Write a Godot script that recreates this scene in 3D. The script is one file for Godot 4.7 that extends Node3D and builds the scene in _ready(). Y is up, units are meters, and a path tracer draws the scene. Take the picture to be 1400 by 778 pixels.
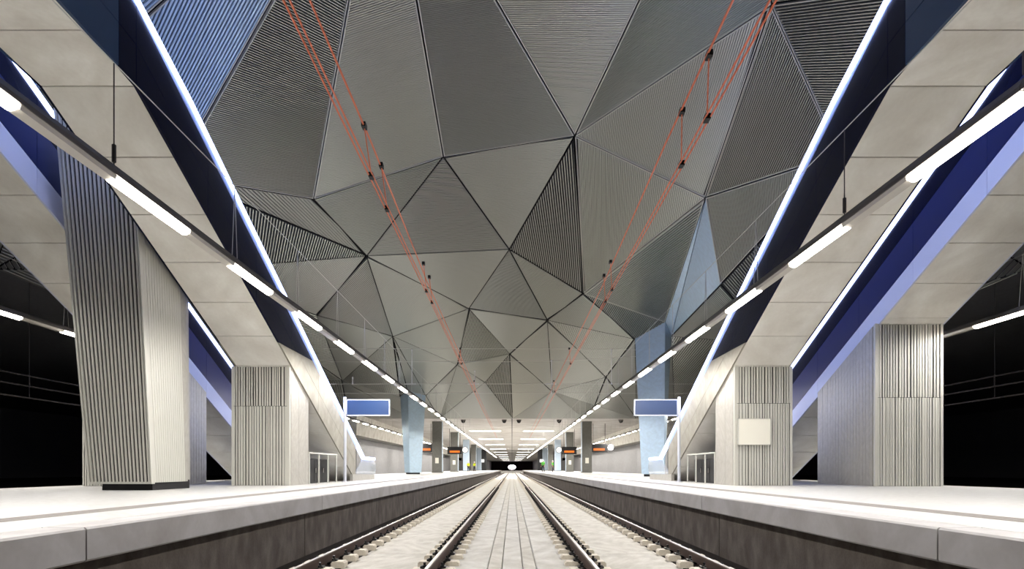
extends Node3D
# Underground station: two tracks between island platforms, escalators over the platforms, a faceted metal roof.
# y = 0 is the top of the rails, the camera looks along -z, standing between the two tracks.

const DECK := 0.75          # platform top
const EDGE := 3.63          # platform edge from the middle
const EYE := 1.25

var M := {}
var counts := {}
var rng := RandomNumberGenerator.new()

# ------------------------------------------------------------------ naming
func numbered(parent: Node, called: String) -> String:
	var key := str(parent.get_instance_id()) + called
	var n: int = counts.get(key, 0)
	counts[key] = n + 1
	return called if n == 0 else "%s_%03d" % [called, n]

func thing(called: String, label: String, category: String, at := Vector3.ZERO, group := "") -> Node3D:
	var o := Node3D.new()
	o.name = numbered(self, called)
	add_child(o)
	o.position = at
	tag(o, label, category, group)
	return o

func tag(o: Node, label: String, category: String, group := "") -> void:
	o.set_meta("label", label)
	o.set_meta("category", category)
	if group != "":
		o.set_meta("group", group)

func structure(called: String, label: String) -> Node3D:
	var o := Node3D.new()
	o.name = numbered(self, called)
	add_child(o)
	o.set_meta("kind", "structure")
	o.set_meta("label", label)
	o.set_meta("category", called.split("_")[0])
	return o

func begin() -> SurfaceTool:
	var st := SurfaceTool.new()
	st.begin(Mesh.PRIMITIVE_TRIANGLES)
	st.set_smooth_group(-1)
	return st

func mesh_of(st: SurfaceTool) -> ArrayMesh:
	st.generate_normals()
	return st.commit()

func put(called: String, mesh: Mesh, material: Material, parent: Node, at := Vector3.ZERO) -> MeshInstance3D:
	var o := MeshInstance3D.new()
	o.name = numbered(parent, called)
	o.mesh = mesh
	o.material_override = material
	parent.add_child(o)
	o.position = at
	return o

func part(called: String, st: SurfaceTool, material: Material, parent: Node) -> MeshInstance3D:
	return put(called, mesh_of(st), material, parent)

# ------------------------------------------------------------------ shapes
func quad(st: SurfaceTool, a: Vector3, b: Vector3, c: Vector3, d: Vector3) -> void:
	for p in [a, b, c, a, c, d]:
		st.add_vertex(p)

# eight corners: the four of one face, then the four opposite ones in the same order
func hexa(st: SurfaceTool, p: Array) -> void:
	var mid := Vector3.ZERO
	for v in p:
		mid += v / 8.0
	for f in [[0, 1, 2, 3], [4, 5, 6, 7], [0, 1, 5, 4], [1, 2, 6, 5], [2, 3, 7, 6], [3, 0, 4, 7]]:
		var a: Vector3 = p[f[0]]
		var b: Vector3 = p[f[1]]
		var c: Vector3 = p[f[2]]
		var d: Vector3 = p[f[3]]
		var n := (b - a).cross(c - a) + (c - a).cross(d - a)
		if n.dot((a + b + c + d) / 4.0 - mid) > 0.0:
			quad(st, a, d, c, b)
		else:
			quad(st, a, b, c, d)

func box(st: SurfaceTool, lo: Vector3, hi: Vector3) -> void:
	hexa(st, [lo, Vector3(hi.x, lo.y, lo.z), Vector3(hi.x, hi.y, lo.z), Vector3(lo.x, hi.y, lo.z),
		Vector3(lo.x, lo.y, hi.z), Vector3(hi.x, lo.y, hi.z), hi, Vector3(lo.x, hi.y, hi.z)])

# a box with its long edges chamfered, lying along z
func bar_z(st: SurfaceTool, x0: float, x1: float, y0: float, y1: float, z0: float, z1: float, c: float) -> void:
	sweep(st, [Vector2(x0 + c, y0), Vector2(x1 - c, y0), Vector2(x1, y0 + c), Vector2(x1, y1 - c), Vector2(x1 - c, y1), Vector2(x0 + c, y1), Vector2(x0, y1 - c), Vector2(x0, y0 + c)],
		Vector3(0, 0, z0), Vector3(0, 0, z1))

# a closed section in x, y carried from one point to another, with flat ends (convex sections)
func sweep(st: SurfaceTool, section: Array, from: Vector3, to: Vector3) -> void:
	var n := section.size()
	var mid := Vector2.ZERO
	for p in section:
		mid += p / n
	var flip := (to - from).z > 0.0
	var c0 := from + Vector3(mid.x, mid.y, 0)
	var c1 := to + Vector3(mid.x, mid.y, 0)
	for i in n:
		var p: Vector2 = section[i]
		var q: Vector2 = section[(i + 1) % n]
		var a := from + Vector3(p.x, p.y, 0)
		var b := from + Vector3(q.x, q.y, 0)
		var c := to + Vector3(q.x, q.y, 0)
		var d := to + Vector3(p.x, p.y, 0)
		if flip:
			quad(st, a, d, c, b)
			for v in [c0, a, b, c1, c, d]:
				st.add_vertex(v)
		else:
			quad(st, a, b, c, d)
			for v in [c0, b, a, c1, d, c]:
				st.add_vertex(v)

func tube(st: SurfaceTool, pts: Array, r: float, sides := 6) -> void:
	for i in pts.size() - 1:
		var a: Vector3 = pts[i]
		var b: Vector3 = pts[i + 1]
		var d := (b - a).normalized()
		var u := d.cross(Vector3.UP if absf(d.y) < 0.9 else Vector3.RIGHT).normalized()
		var v := d.cross(u)
		for k in sides:
			var t0 := TAU * k / sides
			var t1 := TAU * (k + 1) / sides
			var o0 := (u * cos(t0) + v * sin(t0)) * r
			var o1 := (u * cos(t1) + v * sin(t1)) * r
			quad(st, a + o0, b + o0, b + o1, a + o1)
			for w in [a, a + o0, a + o1, b, b + o1, b + o0]:
				st.add_vertex(w)

func lathe(st: SurfaceTool, at: Vector3, profile: Array, sides := 16) -> void:
	for i in profile.size() - 1:
		var p: Vector2 = profile[i]
		var q: Vector2 = profile[i + 1]
		for k in sides:
			var t0 := TAU * k / sides
			var t1 := TAU * (k + 1) / sides
			quad(st, at + Vector3(p.x * cos(t0), p.y, p.x * sin(t0)), at + Vector3(p.x * cos(t1), p.y, p.x * sin(t1)),
				at + Vector3(q.x * cos(t1), q.y, q.x * sin(t1)), at + Vector3(q.x * cos(t0), q.y, q.x * sin(t0)))

# ------------------------------------------------------------------ materials
func noise_image(seed_: int, freq: float, lo: float, hi: float, stretch := Vector2.ONE, second := 0.0, tint := 0.0) -> ImageTexture:
	var n := FastNoiseLite.new()
	n.seed = seed_
	n.frequency = freq
	n.fractal_octaves = 5
	var n2 := FastNoiseLite.new()
	n2.seed = seed_ + 7
	n2.frequency = freq * 9.0
	n2.fractal_octaves = 2
	var size := 384
	var im := Image.create(size, size, false, Image.FORMAT_RGB8)
	for y in size:
		for x in size:
			# round a torus so that the edges meet
			var u := TAU * x / size
			var v := TAU * y / size
			var k := size / TAU
			var e := n.get_noise_3d((cos(u) + 2.0) * k * stretch.x, sin(u) * k * stretch.x + cos(v) * k * stretch.y, sin(v) * k * stretch.y)
			var f := n2.get_noise_2d(x, y)
			var g := clampf(0.5 + 0.75 * e + second * f, 0.0, 1.0)
			var w := lerpf(lo, hi, g)
			im.set_pixel(x, y, Color(w, w * (1.0 - tint * (1.0 - g)), w * (1.0 - 2.0 * tint * (1.0 - g))))
	im.generate_mipmaps()
	return ImageTexture.create_from_image(im)

func mat(color: Color, rough := 0.7, metal := 0.0, texture: Texture2D = null, scale := 0.4) -> StandardMaterial3D:
	var m := StandardMaterial3D.new()
	m.albedo_color = color
	m.roughness = rough
	m.metallic = metal
	if texture:
		m.albedo_texture = texture
		m.uv1_triplanar = true
		m.uv1_world_triplanar = true
		m.uv1_scale = Vector3.ONE * scale
	return m

func glow(color: Color, strength: float) -> StandardMaterial3D:
	var m := mat(Color(0.9, 0.9, 0.9), 0.4)
	m.emission_enabled = true
	m.emission = color
	m.emission_energy_multiplier = strength
	return m

func materials() -> void:
	var clouds := noise_image(3, 0.012, 0.86, 1.0, Vector2.ONE, 0.10, 0.02)
	var fine := noise_image(11, 0.05, 0.92, 1.0, Vector2.ONE, 0.12, 0.01)
	var streaks := noise_image(21, 0.02, 0.66, 1.0, Vector2(1.0, 0.5), 0.15, 0.03)
	var floor_stain := noise_image(31, 0.02, 0.84, 1.0, Vector2(1.6, 1.0), 0.16, 0.02)
	M.soffit = mat(Color(0.945, 0.94, 0.915), 0.6, 0.0, clouds, 0.22)
	M.stone = mat(Color(0.755, 0.755, 0.745), 0.45, 0.0, fine, 0.35)
	M.coping = mat(Color(0.78, 0.77, 0.76), 0.6, 0.0, fine, 0.3)
	M.beam = mat(Color(0.72, 0.715, 0.715), 0.6, 0.0, clouds, 0.3)
	M.tactile = mat(Color(0.52, 0.50, 0.48), 0.7, 0.0, fine, 0.6)
	M.dirty = mat(Color(0.46, 0.43, 0.405), 0.9, 0.0, streaks, 0.35)
	M.bed = mat(Color(0.735, 0.725, 0.69), 0.75, 0.0, floor_stain, 0.3)
	M.walk = mat(Color(0.755, 0.75, 0.725), 0.7, 0.0, floor_stain, 0.22)
	M.gutter = mat(Color(0.20, 0.17, 0.15), 0.9, 0.0, streaks, 0.4)
	M.rail = mat(Color(0.25, 0.17, 0.13), 0.6, 0.3, fine, 1.2)
	M.steel = mat(Color(0.70, 0.68, 0.66), 0.32, 1.0)
	M.block = mat(Color(0.82, 0.79, 0.73), 0.8, 0.0, fine, 1.5)
	M.clip = mat(Color(0.08, 0.075, 0.07), 0.5, 0.4)
	M.black = mat(Color(0.035, 0.035, 0.045), 0.6)
	M.lamplit_side = mat(Color(0.60, 0.59, 0.545), 0.5, 0.2, clouds, 0.5)  # side cladding painted paler, as lit by the tubes
	M.rail_glow = mat(Color(0.60, 0.68, 0.86), 0.5, 0.1)  # pale blue paints the glow spilling from the handrail light
	M.navy = mat(Color(0.04, 0.055, 0.15), 0.25, 0.0)
	M.navy.metallic_specular = 0.25
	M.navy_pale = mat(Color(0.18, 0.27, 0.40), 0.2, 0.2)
	M.blue_deep = mat(Color(0.12, 0.16, 0.36), 0.35, 0.2)
	M.stringer = mat(Color(0.80, 0.82, 0.90), 0.5)
	M.felt = mat(Color(0.09, 0.09, 0.09), 0.95)
	M.core = mat(Color(0.45, 0.45, 0.47), 0.7)
	M.cladding = mat(Color(0.70, 0.69, 0.66), 0.45, 0.35, fine, 0.3)
	M.slat_pale = mat(Color(0.76, 0.755, 0.72), 0.45, 0.2)
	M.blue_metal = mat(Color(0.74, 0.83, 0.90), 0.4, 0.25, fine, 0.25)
	M.wall_far = mat(Color(0.56, 0.56, 0.565), 0.6, 0.0, fine, 0.15)
	M.far_white = mat(Color(0.86, 0.85, 0.84), 0.6, 0.0, clouds, 0.08)
	M.far_pillar = mat(Color(0.42, 0.42, 0.40), 0.6, 0.1, fine, 0.2)
	M.far_pillar_blue = mat(Color(0.66, 0.72, 0.78), 0.5, 0.1)
	M.housing = mat(Color(0.34, 0.32, 0.31), 0.45, 0.5)
	M.cover = mat(Color(0.72, 0.70, 0.67), 0.45, 0.1)
	M.wire = mat(Color(0.86, 0.47, 0.33), 0.45, 0.3)
	M.span = mat(Color(0.78, 0.78, 0.76), 0.4, 0.3)
	M.rod = mat(Color(0.86, 0.86, 0.86), 0.4)
	M.sign_blue = mat(Color(0.165, 0.26, 0.43), 0.3)
	M.sign_dark = mat(Color(0.22, 0.28, 0.40), 0.3)
	M.sign_frame = mat(Color(0.80, 0.81, 0.84), 0.35, 0.4)
	M.notice = mat(Color(0.86, 0.85, 0.80), 0.5)
	M.maroon = mat(Color(0.16, 0.07, 0.09), 0.8)
	var g := mat(Color(0.82, 0.87, 0.92, 0.18), 0.05)
	g.transparency = BaseMaterial3D.TRANSPARENCY_ALPHA
	M.glass = g
	M.lamp = glow(Color(1.0, 0.96, 0.90), 9.0)
	M.led = glow(Color(0.66, 0.73, 1.0), 3.0)
	M.far_lamp = glow(Color(1.0, 0.98, 0.95), 4.0)
	M.amber = glow(Color(1.0, 0.50, 0.08), 0.36)
	M.amber.albedo_color = Color(0.06, 0.05, 0.04)
	M.conduit = mat(Color(0.20, 0.18, 0.17), 0.8)
	M.clock_face = glow(Color(1.0, 1.0, 0.97), 0.4)
	M.tunnel_light = glow(Color(1.0, 0.93, 0.96), 2.0)

# ------------------------------------------------------------------ light and camera
func camera_and_air() -> void:
	var cam := Camera3D.new()
	cam.name = "camera"
	cam.projection = Camera3D.PROJECTION_FRUSTUM
	cam.near = 0.1
	cam.far = 600.0
	cam.size = 0.1 * 778.0 / 800.0
	cam.frustum_offset = Vector2(0, 0.1 * 252.0 / 800.0)
	cam.position = Vector3(0, EYE, 0)
	add_child(cam)
	cam.current = true
	var e := Environment.new()
	e.background_mode = Environment.BG_COLOR
	e.background_color = Color.BLACK
	e.tonemap_mode = Environment.TONE_MAPPER_LINEAR
	e.tonemap_exposure = 3.05
	e.sdfgi_enabled = true
	e.ssao_enabled = true
	e.ssil_enabled = true
	var w := WorldEnvironment.new()
	w.name = "air"
	w.environment = e
	add_child(w)

const LAMP_ENERGY := 5.0
const LED_ENERGY := 0.6
const HALL_ENERGY := 32.0

func area_light(called: String, at: Vector3, towards: Vector3, up: Vector3, size: Vector2, color: Color, energy: float, parent: Node) -> void:
	var l := AreaLight3D.new()
	l.name = numbered(parent, called)
	l.area_size = size
	l.light_color = color
	l.light_energy = energy
	l.area_range = 400.0
	l.shadow_enabled = true
	parent.add_child(l)
	l.global_transform = Transform3D(Basis.looking_at(towards, up), at)

# ------------------------------------------------------------------ ground, platforms, walls
func ground() -> void:
	var f := structure("floor", "concrete track bed running between the two platforms")
	var st := begin()
	box(st, Vector3(-90.4, -0.62, -480), Vector3(90.4, -0.42, 14))
	part("base", st, M.gutter, f)
	for s in [-1.0, 1.0]:
		var z := 4.0
		while z < 200.0:
			var z1 := z + 6.0
			st = begin()
			bar_z(st, s * 1.91 - 0.60, s * 1.91 + 0.60, -0.42, -0.205, -z, -(z1 - 0.012), 0.02)
			part("track_slab", st, M.bed, f)
			st = begin()
			bar_z(st, minf(s * 0.36, s * 1.02), maxf(s * 0.36, s * 1.02), -0.42, -0.17, -z, -(z1 - 0.012), 0.015)
			part("walkway_slab", st, M.walk, f)
			z = z1
		st = begin()
		bar_z(st, minf(s * 2.82, s * 3.3), maxf(s * 2.82, s * 3.3), -0.42, -0.26, 8, -200, 0.02)
		part("rail_plinth", st, M.gutter, f)
		st = begin()
		bar_z(st, s * 1.085 - 0.058, s * 1.085 + 0.058, -0.42, -0.19, 8, -200, 0.01)
		part("rail_bearing", st, M.gutter, f)
		st = begin()
		bar_z(st, s * 2.72 - 0.2, s * 2.72 + 0.2, -0.42, -0.2, 8, -200, 0.01)
		part("rail_bearing", st, M.gutter, f)
	var zc := 4.0
	while zc < 200.0:
		st = begin()
		bar_z(st, -0.35, -0.15, -0.42, -0.178, -zc, -(zc + 5.99), 0.012)
		part("duct_cover", st, M.bed, f)
		st = begin()
		bar_z(st, -0.14, 0.15, -0.42, -0.165, -zc, -(zc + 5.99), 0.012)
		part("duct_cover", st, M.walk, f)
		st = begin()
		bar_z(st, 0.16, 0.35, -0.42, -0.178, -zc, -(zc + 5.99), 0.012)
		part("duct_cover", st, M.bed, f)
		zc += 6.0
	st = begin()
	box(st, Vector3(-1.0, -0.42, -4), Vector3(1.0, -0.18, 14))
	part("walkway_slab", st, M.walk, f)
	st = begin()
	box(st, Vector3(-19.0, -0.42, -475), Vector3(19.0, -0.2, -200.1))
	part("far_bed", st, M.walk, f)

func platform(s: float, label: String) -> void:
	var p := structure("platform", label)
	var span := func(x0: float, x1: float) -> Vector2:
		return Vector2(minf(s * x0, s * x1), maxf(s * x0, s * x1))
	var x: Vector2 = span.call(5.15, 13.0)
	var st := begin()
	box(st, Vector3(x.x, 0.45, -200), Vector3(x.y, DECK, 10))
	part("deck", st, M.stone, p)
	x = span.call(4.78, 5.145)
	st = begin()
	box(st, Vector3(x.x, 0.45, -200), Vector3(x.y, DECK - 0.006, 10))
	part("tactile_strip", st, M.tactile, p)
	st = begin()                      # rounded ribs of the guiding strip
	for k in 4:
		var xc := s * (4.83 + 0.088 * k)
		bar_z(st, xc - 0.02, xc + 0.02, DECK - 0.01, DECK + 0.004, 6, -80, 0.006)
	part("guiding_rib", st, M.tactile, p).set_meta("kind", "stuff")
	var z := -7.4
	while z < 198.0:
		x = span.call(4.005, 4.775)
		st = begin()
		bar_z(st, x.x, x.y, 0.46, DECK, -z, -(z + 6.19), 0.008)
		part("paving_slab", st, M.stone, p)
		x = span.call(EDGE, 3.985)
		st = begin()
		bar_z(st, x.x, x.y, 0.455, DECK, -z, -(z + 6.18), 0.018)
		part("edge_beam", st, M.beam, p)
		x = span.call(3.96, 4.1)
		st = begin()
		box(st, Vector3(x.x, -0.45, -(z + 6.17)), Vector3(x.y, 0.455, -z))
		part("retaining_wall_panel", st, M.dirty, p)
		z += 6.2
	x = span.call(4.09, 13.0)
	st = begin()
	box(st, Vector3(x.x, -0.42, -200), Vector3(x.y, 0.449, 10))
	part("fill", st, M.gutter, p)

func walls() -> void:
	for s in [-1.0, 1.0]:
		var w := structure("wall_left" if s < 0 else "wall_right", "grey side wall far beyond the outer track, closer in the low hall")
		var st := begin()
		box(st, Vector3(minf(s * 90.0, s * 90.4), -0.5, -150), Vector3(maxf(s * 90.0, s * 90.4), 12, 14))  # outer space made this wide so the sides fall dark
		part("dark_void_wall", st, M.wall_far, w)
		st = begin()
		box(st, Vector3(minf(s * 17.4, s * 90.4), -0.5, -150.4), Vector3(maxf(s * 17.4, s * 90.4), 12, -150))
		part("dark_void_end", st, M.wall_far, w)
		st = begin()
		box(st, Vector3(minf(s * 19.6, s * 90.4), 12, -150.4), Vector3(maxf(s * 19.6, s * 90.4), 17, 14))
		part("dark_void_roof", st, M.wall_far, w)
		var z := 64.0
		while z < 200.0:
			st = begin()
			box(st, Vector3(minf(s * 17.0, s * 18.9), -0.5, -(z + 7.97)), Vector3(maxf(s * 17.0, s * 18.9), 4.0, -z))
			part("wall_panel", st, M.wall_far, w)
			st = begin()
			box(st, Vector3(minf(s * 18.6, s * 18.9), 4.0, -(z + 7.97)), Vector3(maxf(s * 18.6, s * 18.9), 4.95, -z))
			part("shade_niche_back", st, M.wall_far, w)  # recess added so that its shade makes the dark band
			st = begin()
			box(st, Vector3(minf(s * 17.0, s * 18.9), 4.95, -(z + 7.97)), Vector3(maxf(s * 17.0, s * 18.9), 7.28, -z))
			part("upper_panel", st, M.soffit, w)
			z += 8.0
		st = begin()
		box(st, Vector3(minf(s * 17.0, s * 17.4), -0.5, -480), Vector3(maxf(s * 17.0, s * 17.4), 7.4, -200))
		part("wall_panel", st, M.wall_far, w)
		# cable ladders and pipes hung beside the dark outer void
		for y in [5.05, 4.15]:
			var t := thing("cable_ladder" if y > 5 else "wall_pipe", ["thin dark cable ladder hung in the dark beyond the leaning louvred column", "dark pipe run below the cable ladder beyond the leaning louvred column",
				"thin dark cable ladder hung in the dark past the twin-faced pillar", "dark pipe run below the cable ladder past the twin-faced pillar"][(0 if s < 0 else 2) + (0 if y > 5 else 1)], "cable ladder" if y > 5 else "pipe")
			st = begin()
			tube(st, [Vector3(s * 19.8, y, 5), Vector3(s * 19.8, y, -62)], 0.035)
			part("rail", st, M.conduit, t)
			if y > 5:
				st = begin()
				tube(st, [Vector3(s * 19.8, y - 0.42, 5), Vector3(s * 19.8, y - 0.42, -62)], 0.035)
				part("rail", st, M.conduit, t)
				for k in 14:
					st = begin()
					tube(st, [Vector3(s * 19.8, y, -4.0 * k), Vector3(s * 19.8, y - 0.42, -4.0 * k)], 0.03)
					tube(st, [Vector3(s * 19.8, y, -4.0 * k), Vector3(s * 19.8, 12.02, -4.0 * k)], 0.012)
					part("rung", st, M.conduit, t)
			else:
				for k in 14:
					st = begin()
					tube(st, [Vector3(s * 19.8, y, -4.0 * k), Vector3(s * 19.8, 4.63, -4.0 * k)], 0.012)
					part("bracket", st, M.conduit, t)
	var b := structure("wall_back", "end wall of the station behind the viewer")
	var sb := begin()
	box(sb, Vector3(-90.4, -0.6, 14), Vector3(90.4, 17, 14.4))
	part("plaster", sb, M.core, b)
	var e := structure("wall_front", "far end wall with the dark tunnel mouth")
	for r in [[-17.0, -5.6, -0.6, 7.4], [5.6, 17.0, -0.6, 7.4], [-5.6, 5.6, 5.6, 7.4]]:
		sb = begin()
		box(sb, Vector3(r[0], r[2], -480.4), Vector3(r[1], r[3], -480))
		part("end_panel", sb, M.maroon, e)
	sb = begin()
	box(sb, Vector3(-17.4, -0.6, -491), Vector3(17.4, 7.4, -490.6))
	part("tunnel_back", sb, M.maroon, e)
	var t := thing("tunnel_lamp", "bright white lamp glare deep in the tunnel mouth between the tracks", "lamp", Vector3(0, 2.6, -482))
	sb = begin()
	sweep(sb, ring(3.2, 2.0, 24), Vector3(0, 0, 0), Vector3(0, 0, -0.2))
	part("lamp_face", sb, M.tunnel_light, t)
	sb = begin()
	box(sb, Vector3(-3.4, -3.0, -0.6), Vector3(3.4, 2.2, -0.22))
	part("carrier", sb, M.black, t)

func ring(rx: float, ry: float, n: int) -> Array:
	var a := []
	for k in n:
		a.append(Vector2(rx * cos(TAU * k / n), ry * sin(TAU * k / n)))
	return a

# ------------------------------------------------------------------ faceted roof
const ROOF := {
	"A": Vector3(2.48, 14.45, -23.11), "B": Vector3(-2.77, 13.85, -23.55), "C": Vector3(-8.09, 12.25, -23.78), "D": Vector3(-7.22, 11.85, -29.04),
	"E": Vector3(-0.15, 12.85, -30.83), "F": Vector3(4.16, 11.45, -34.00), "G": Vector3(7.98, 12.45, -24.09), "H": Vector3(8.02, 9.75, -38.20),
	"I": Vector3(-2.79, 11.65, -37.82), "J": Vector3(2.28, 10.85, -37.65), "K": Vector3(-8.33, 10.55, -40.88), "L": Vector3(-11.66, 10.45, -34.88),
	"M": Vector3(-0.17, 10.15, -45.06), "N": Vector3(7.49, 14.65, -16.83), "Q": Vector3(-4.41, 9.65, -46.99), "U": Vector3(7.68, 8.75, -47.62),
	"T": Vector3(3.82, 8.65, -55.59), "V": Vector3(-2.36, 8.85, -51.09), "T2": Vector3(8.48, 7.75, -59.77), "L2": Vector3(-14.38, 8.75, -49.59),
	"W": Vector3(-2.72, 15.25, -12.29), "X1": Vector3(4.69, 15.45, -12.47), "Z": Vector3(-10.82, 10.65, -18.66), "Z2": Vector3(-11.82, 11.05, -15.25),
	"Z4": Vector3(-13.68, 9.55, -24.32), "Y1": Vector3(9.74, 11.45, -11.98), "Y2": Vector3(10.62, 11.45, -18.89), "O": Vector3(9.73, 9.85, -27.30),
	"P2": Vector3(9.74, 10.60, -37.21), "P1": Vector3(10.48, 10.00, -38.46), "Z5": Vector3(15.16, 8.45, -33.68),
	"S0": Vector3(-10.38, 7.97, -54.30), "S": Vector3(-9.50, 8.41, -53.50), "R": Vector3(-8.05, 8.11, -54.60),
	"b0": Vector3(-19.5, 7.29, -70), "b1": Vector3(-12, 7.29, -70), "b2": Vector3(-8.66, 7.29, -70), "b3": Vector3(0.1, 7.29, -70),
	"b5": Vector3(8.6, 7.29, -70), "b7": Vector3(14.9, 7.29, -70), "b8": Vector3(19.5, 7.29, -70),
	"l1": Vector3(-19.5, 9.6, -8), "l2": Vector3(-19.5, 8.8, -22), "l4": Vector3(-19.5, 8.2, -46),
	"r1": Vector3(19.5, 9.6, -8), "r2": Vector3(19.5, 8.8, -22), "r4": Vector3(19.5, 8.0, -46),
	"k1": Vector3(-19.5, 10.5, 14), "k2": Vector3(-2.7, 15.3, 14), "k3": Vector3(4.7, 15.4, 14), "k4": Vector3(19.5, 10.5, 14),
}
# corners, how closely the panel is slatted, or pale blue metal, which on slatted ones paints bluish light, the two corners that the slats run parallel to, slat pitch, width of the joint, light edge strip
const FACETS := [
	["Z2 W Z", "open_bluelit", "W Z", 0.08, 0.034, 1], ["W C Z", "open", "C Z", 0.07, 0.034, 1], ["W B C", "close", "B C", 0.07, 0.034, 1],
	["W A B", "open", "A B", 0.06, 0.034, 1], ["W X1 A", "close", "W X1", 0.075, 0.034, 1], ["A X1 N", "open", "A N", 0.065, 0.034, 1],
	["A N G", "close", "N G", 0.07, 0.034, 1], ["N Y2 G", "open", "N G", 0.07, 0.034, 1], ["X1 Y1 N", "medium", "X1 Y1", 0.07, 0.05, 0],
	["N Y1 Y2", "open", "N Y1", 0.08, 0.034, 1], ["A G F", "close", "A F", 0.08, 0.034, 1], ["A F E", "open", "A F", 0.11, 0.05, 0],
	["A E B", "close", "A B", 0.085, 0.035, 0], ["B E D", "medium", "E D", 0.10, 0.035, 0], ["C B D", "medium", "C B", 0.10, 0.035, 0],
	["C D Z", "close", "C D", 0.10, 0.04, 0], ["Z D Z4", "open", "Z Z4", 0.12, 0.03, 0], ["Z4 D L", "close", "D L", 0.10, 0.04, 0],
	["D K L", "medium", "D L", 0.10, 0.03, 0], ["D E I", "close", "D E", 0.10, 0.03, 0], ["D I K", "close", "D I", 0.10, 0.02, 0],
	["E J I", "medium", "I J", 0.10, 0.035, 0], ["E F J", "close", "F J", 0.10, 0.035, 0], ["I J M", "close", "I J", 0.10, 0.03, 0],
	["I M Q", "medium", "I Q", 0.10, 0.02, 0], ["K I Q", "close", "K I", 0.10, 0.02, 0], ["K Q R", "close", "Q R", 0.10, 0.02, 0],
	["K R S", "close", "R S", 0.10, 0.02, 0], ["K S S0", "close", "K S", 0.10, 0.04, 0], ["L K L2", "close", "L K", 0.10, 0.03, 0],
	["K S0 L2", "close", "K S0", 0.10, 0.02, 0], ["L2 S0 b1", "medium", "L2 b1", 0.12, 0.02, 0], ["S0 R b1", "close", "S0 R", 0.12, 0.02, 0],
	["R b2 b1", "medium", "b1 b2", 0.12, 0.02, 0], ["Q b2 R", "medium", "Q R", 0.12, 0.02, 0], ["Q V b2", "medium", "Q V", 0.12, 0.02, 0],
	["Q M V", "close", "Q M", 0.12, 0.02, 0], ["M b3 V", "open", "M b3", 0.12, 0.02, 0], ["V b3 b2", "medium", "b3 b2", 0.12, 0.02, 0],
	["M T b3", "close", "M T", 0.12, 0.02, 0], ["J T M", "close", "J M", 0.12, 0.03, 0], ["J U T", "close", "J U", 0.12, 0.02, 0],
	["F H J", "close", "F H", 0.12, 0.03, 0], ["J H U", "close", "H U", 0.12, 0.02, 0], ["T U T2", "close", "U T2", 0.12, 0.02, 0],
	["T T2 b5", "open", "T T2", 0.12, 0.02, 0], ["b3 T b5", "medium", "b3 b5", 0.12, 0.02, 0], ["T2 b7 b5", "close", "b7 b5", 0.12, 0.02, 0],
	["U b7 T2", "close", "U b7", 0.12, 0.02, 0], ["U H b7", "close", "U H", 0.12, 0.02, 0], ["H P1 b7", "close", "H P1", 0.12, 0.02, 0],
	["F G P2", "open", "F G", 0.13, 0.035, 1], ["F P2 H", "open", "F G", 0.13, 0.008, 0], ["G O P1", "plain_blue", "", 0.1, 0.03, 0],
	["G P1 P2", "plain_blue", "", 0.1, 0.012, 0], ["G Y2 O", "medium", "G O", 0.07, 0.034, 1], ["Y2 Z5 O", "medium", "O Z5", 0.12, 0.04, 0],
	["O Z5 P1", "medium", "O Z5", 0.12, 0.04, 0], ["P1 Z5 b8", "medium", "Z5 b8", 0.14, 0.03, 0], ["P1 b8 b7", "close", "b8 b7", 0.14, 0.03, 0],
	["Z4 L L2", "medium", "Z4 L", 0.14, 0.03, 0], ["L2 b1 b0", "close", "b1 b0", 0.14, 0.03, 0], ["Z2 Z l2", "close", "Z2 Z", 0.2, 0.03, 0],
	["Z Z4 l2", "close", "Z Z4", 0.2, 0.03, 0], ["Z4 L2 l4", "close", "Z4 L2", 0.2, 0.03, 0], ["Z4 l4 l2", "close", "l4 l2", 0.2, 0.03, 0],
	["L2 b0 l4", "close", "L2 b0", 0.2, 0.03, 0], ["l1 Z2 l2", "close", "l1 l2", 0.2, 0.03, 0], ["l1 W Z2", "open_bluelit", "W Z2", 0.1, 0.034, 1],
	["Y1 r1 Y2", "close", "Y1 Y2", 0.2, 0.03, 0], ["r1 r2 Y2", "close", "r1 r2", 0.2, 0.03, 0], ["Y2 r2 Z5", "close", "Y2 Z5", 0.2, 0.03, 0],
	["r2 r4 Z5", "close", "r2 r4", 0.2, 0.03, 0], ["r4 b8 Z5", "close", "r4 b8", 0.2, 0.03, 0],
	["k1 W l1", "close", "k1 l1", 0.3, 0.05, 0], ["k1 k2 W", "close", "k1 k2", 0.3, 0.05, 0], ["k2 X1 W", "close", "k2 W", 0.3, 0.05, 0],
	["k2 k3 X1", "close", "k2 k3", 0.3, 0.05, 0], ["k3 k4 X1", "close", "k3 k4", 0.3, 0.05, 0], ["k4 Y1 X1", "close", "k4 Y1", 0.3, 0.05, 0],
	["k4 r1 Y1", "close", "k4 r1", 0.3, 0.05, 0],
]
# share of each panel that is slat, the rest being gap
const SHARE := {"close": 0.86, "medium": 0.62, "open": 0.48, "open_bluelit": 0.68, "plain_blue": 0.0}

# where a row at that height enters and leaves a triangle
func row_of(pts: Array, y: float) -> Vector2:
	var x0 := 1e9
	var x1 := -1e9
	for k in 3:
		var a: Vector2 = pts[k]
		var b: Vector2 = pts[(k + 1) % 3]
		if (a.y - y) * (b.y - y) <= 0.0 and a.y != b.y:
			var x := lerpf(a.x, b.x, (y - a.y) / (b.y - a.y))
			x0 = minf(x0, x)
			x1 = maxf(x1, x)
	return Vector2(x0, x1)

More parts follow.
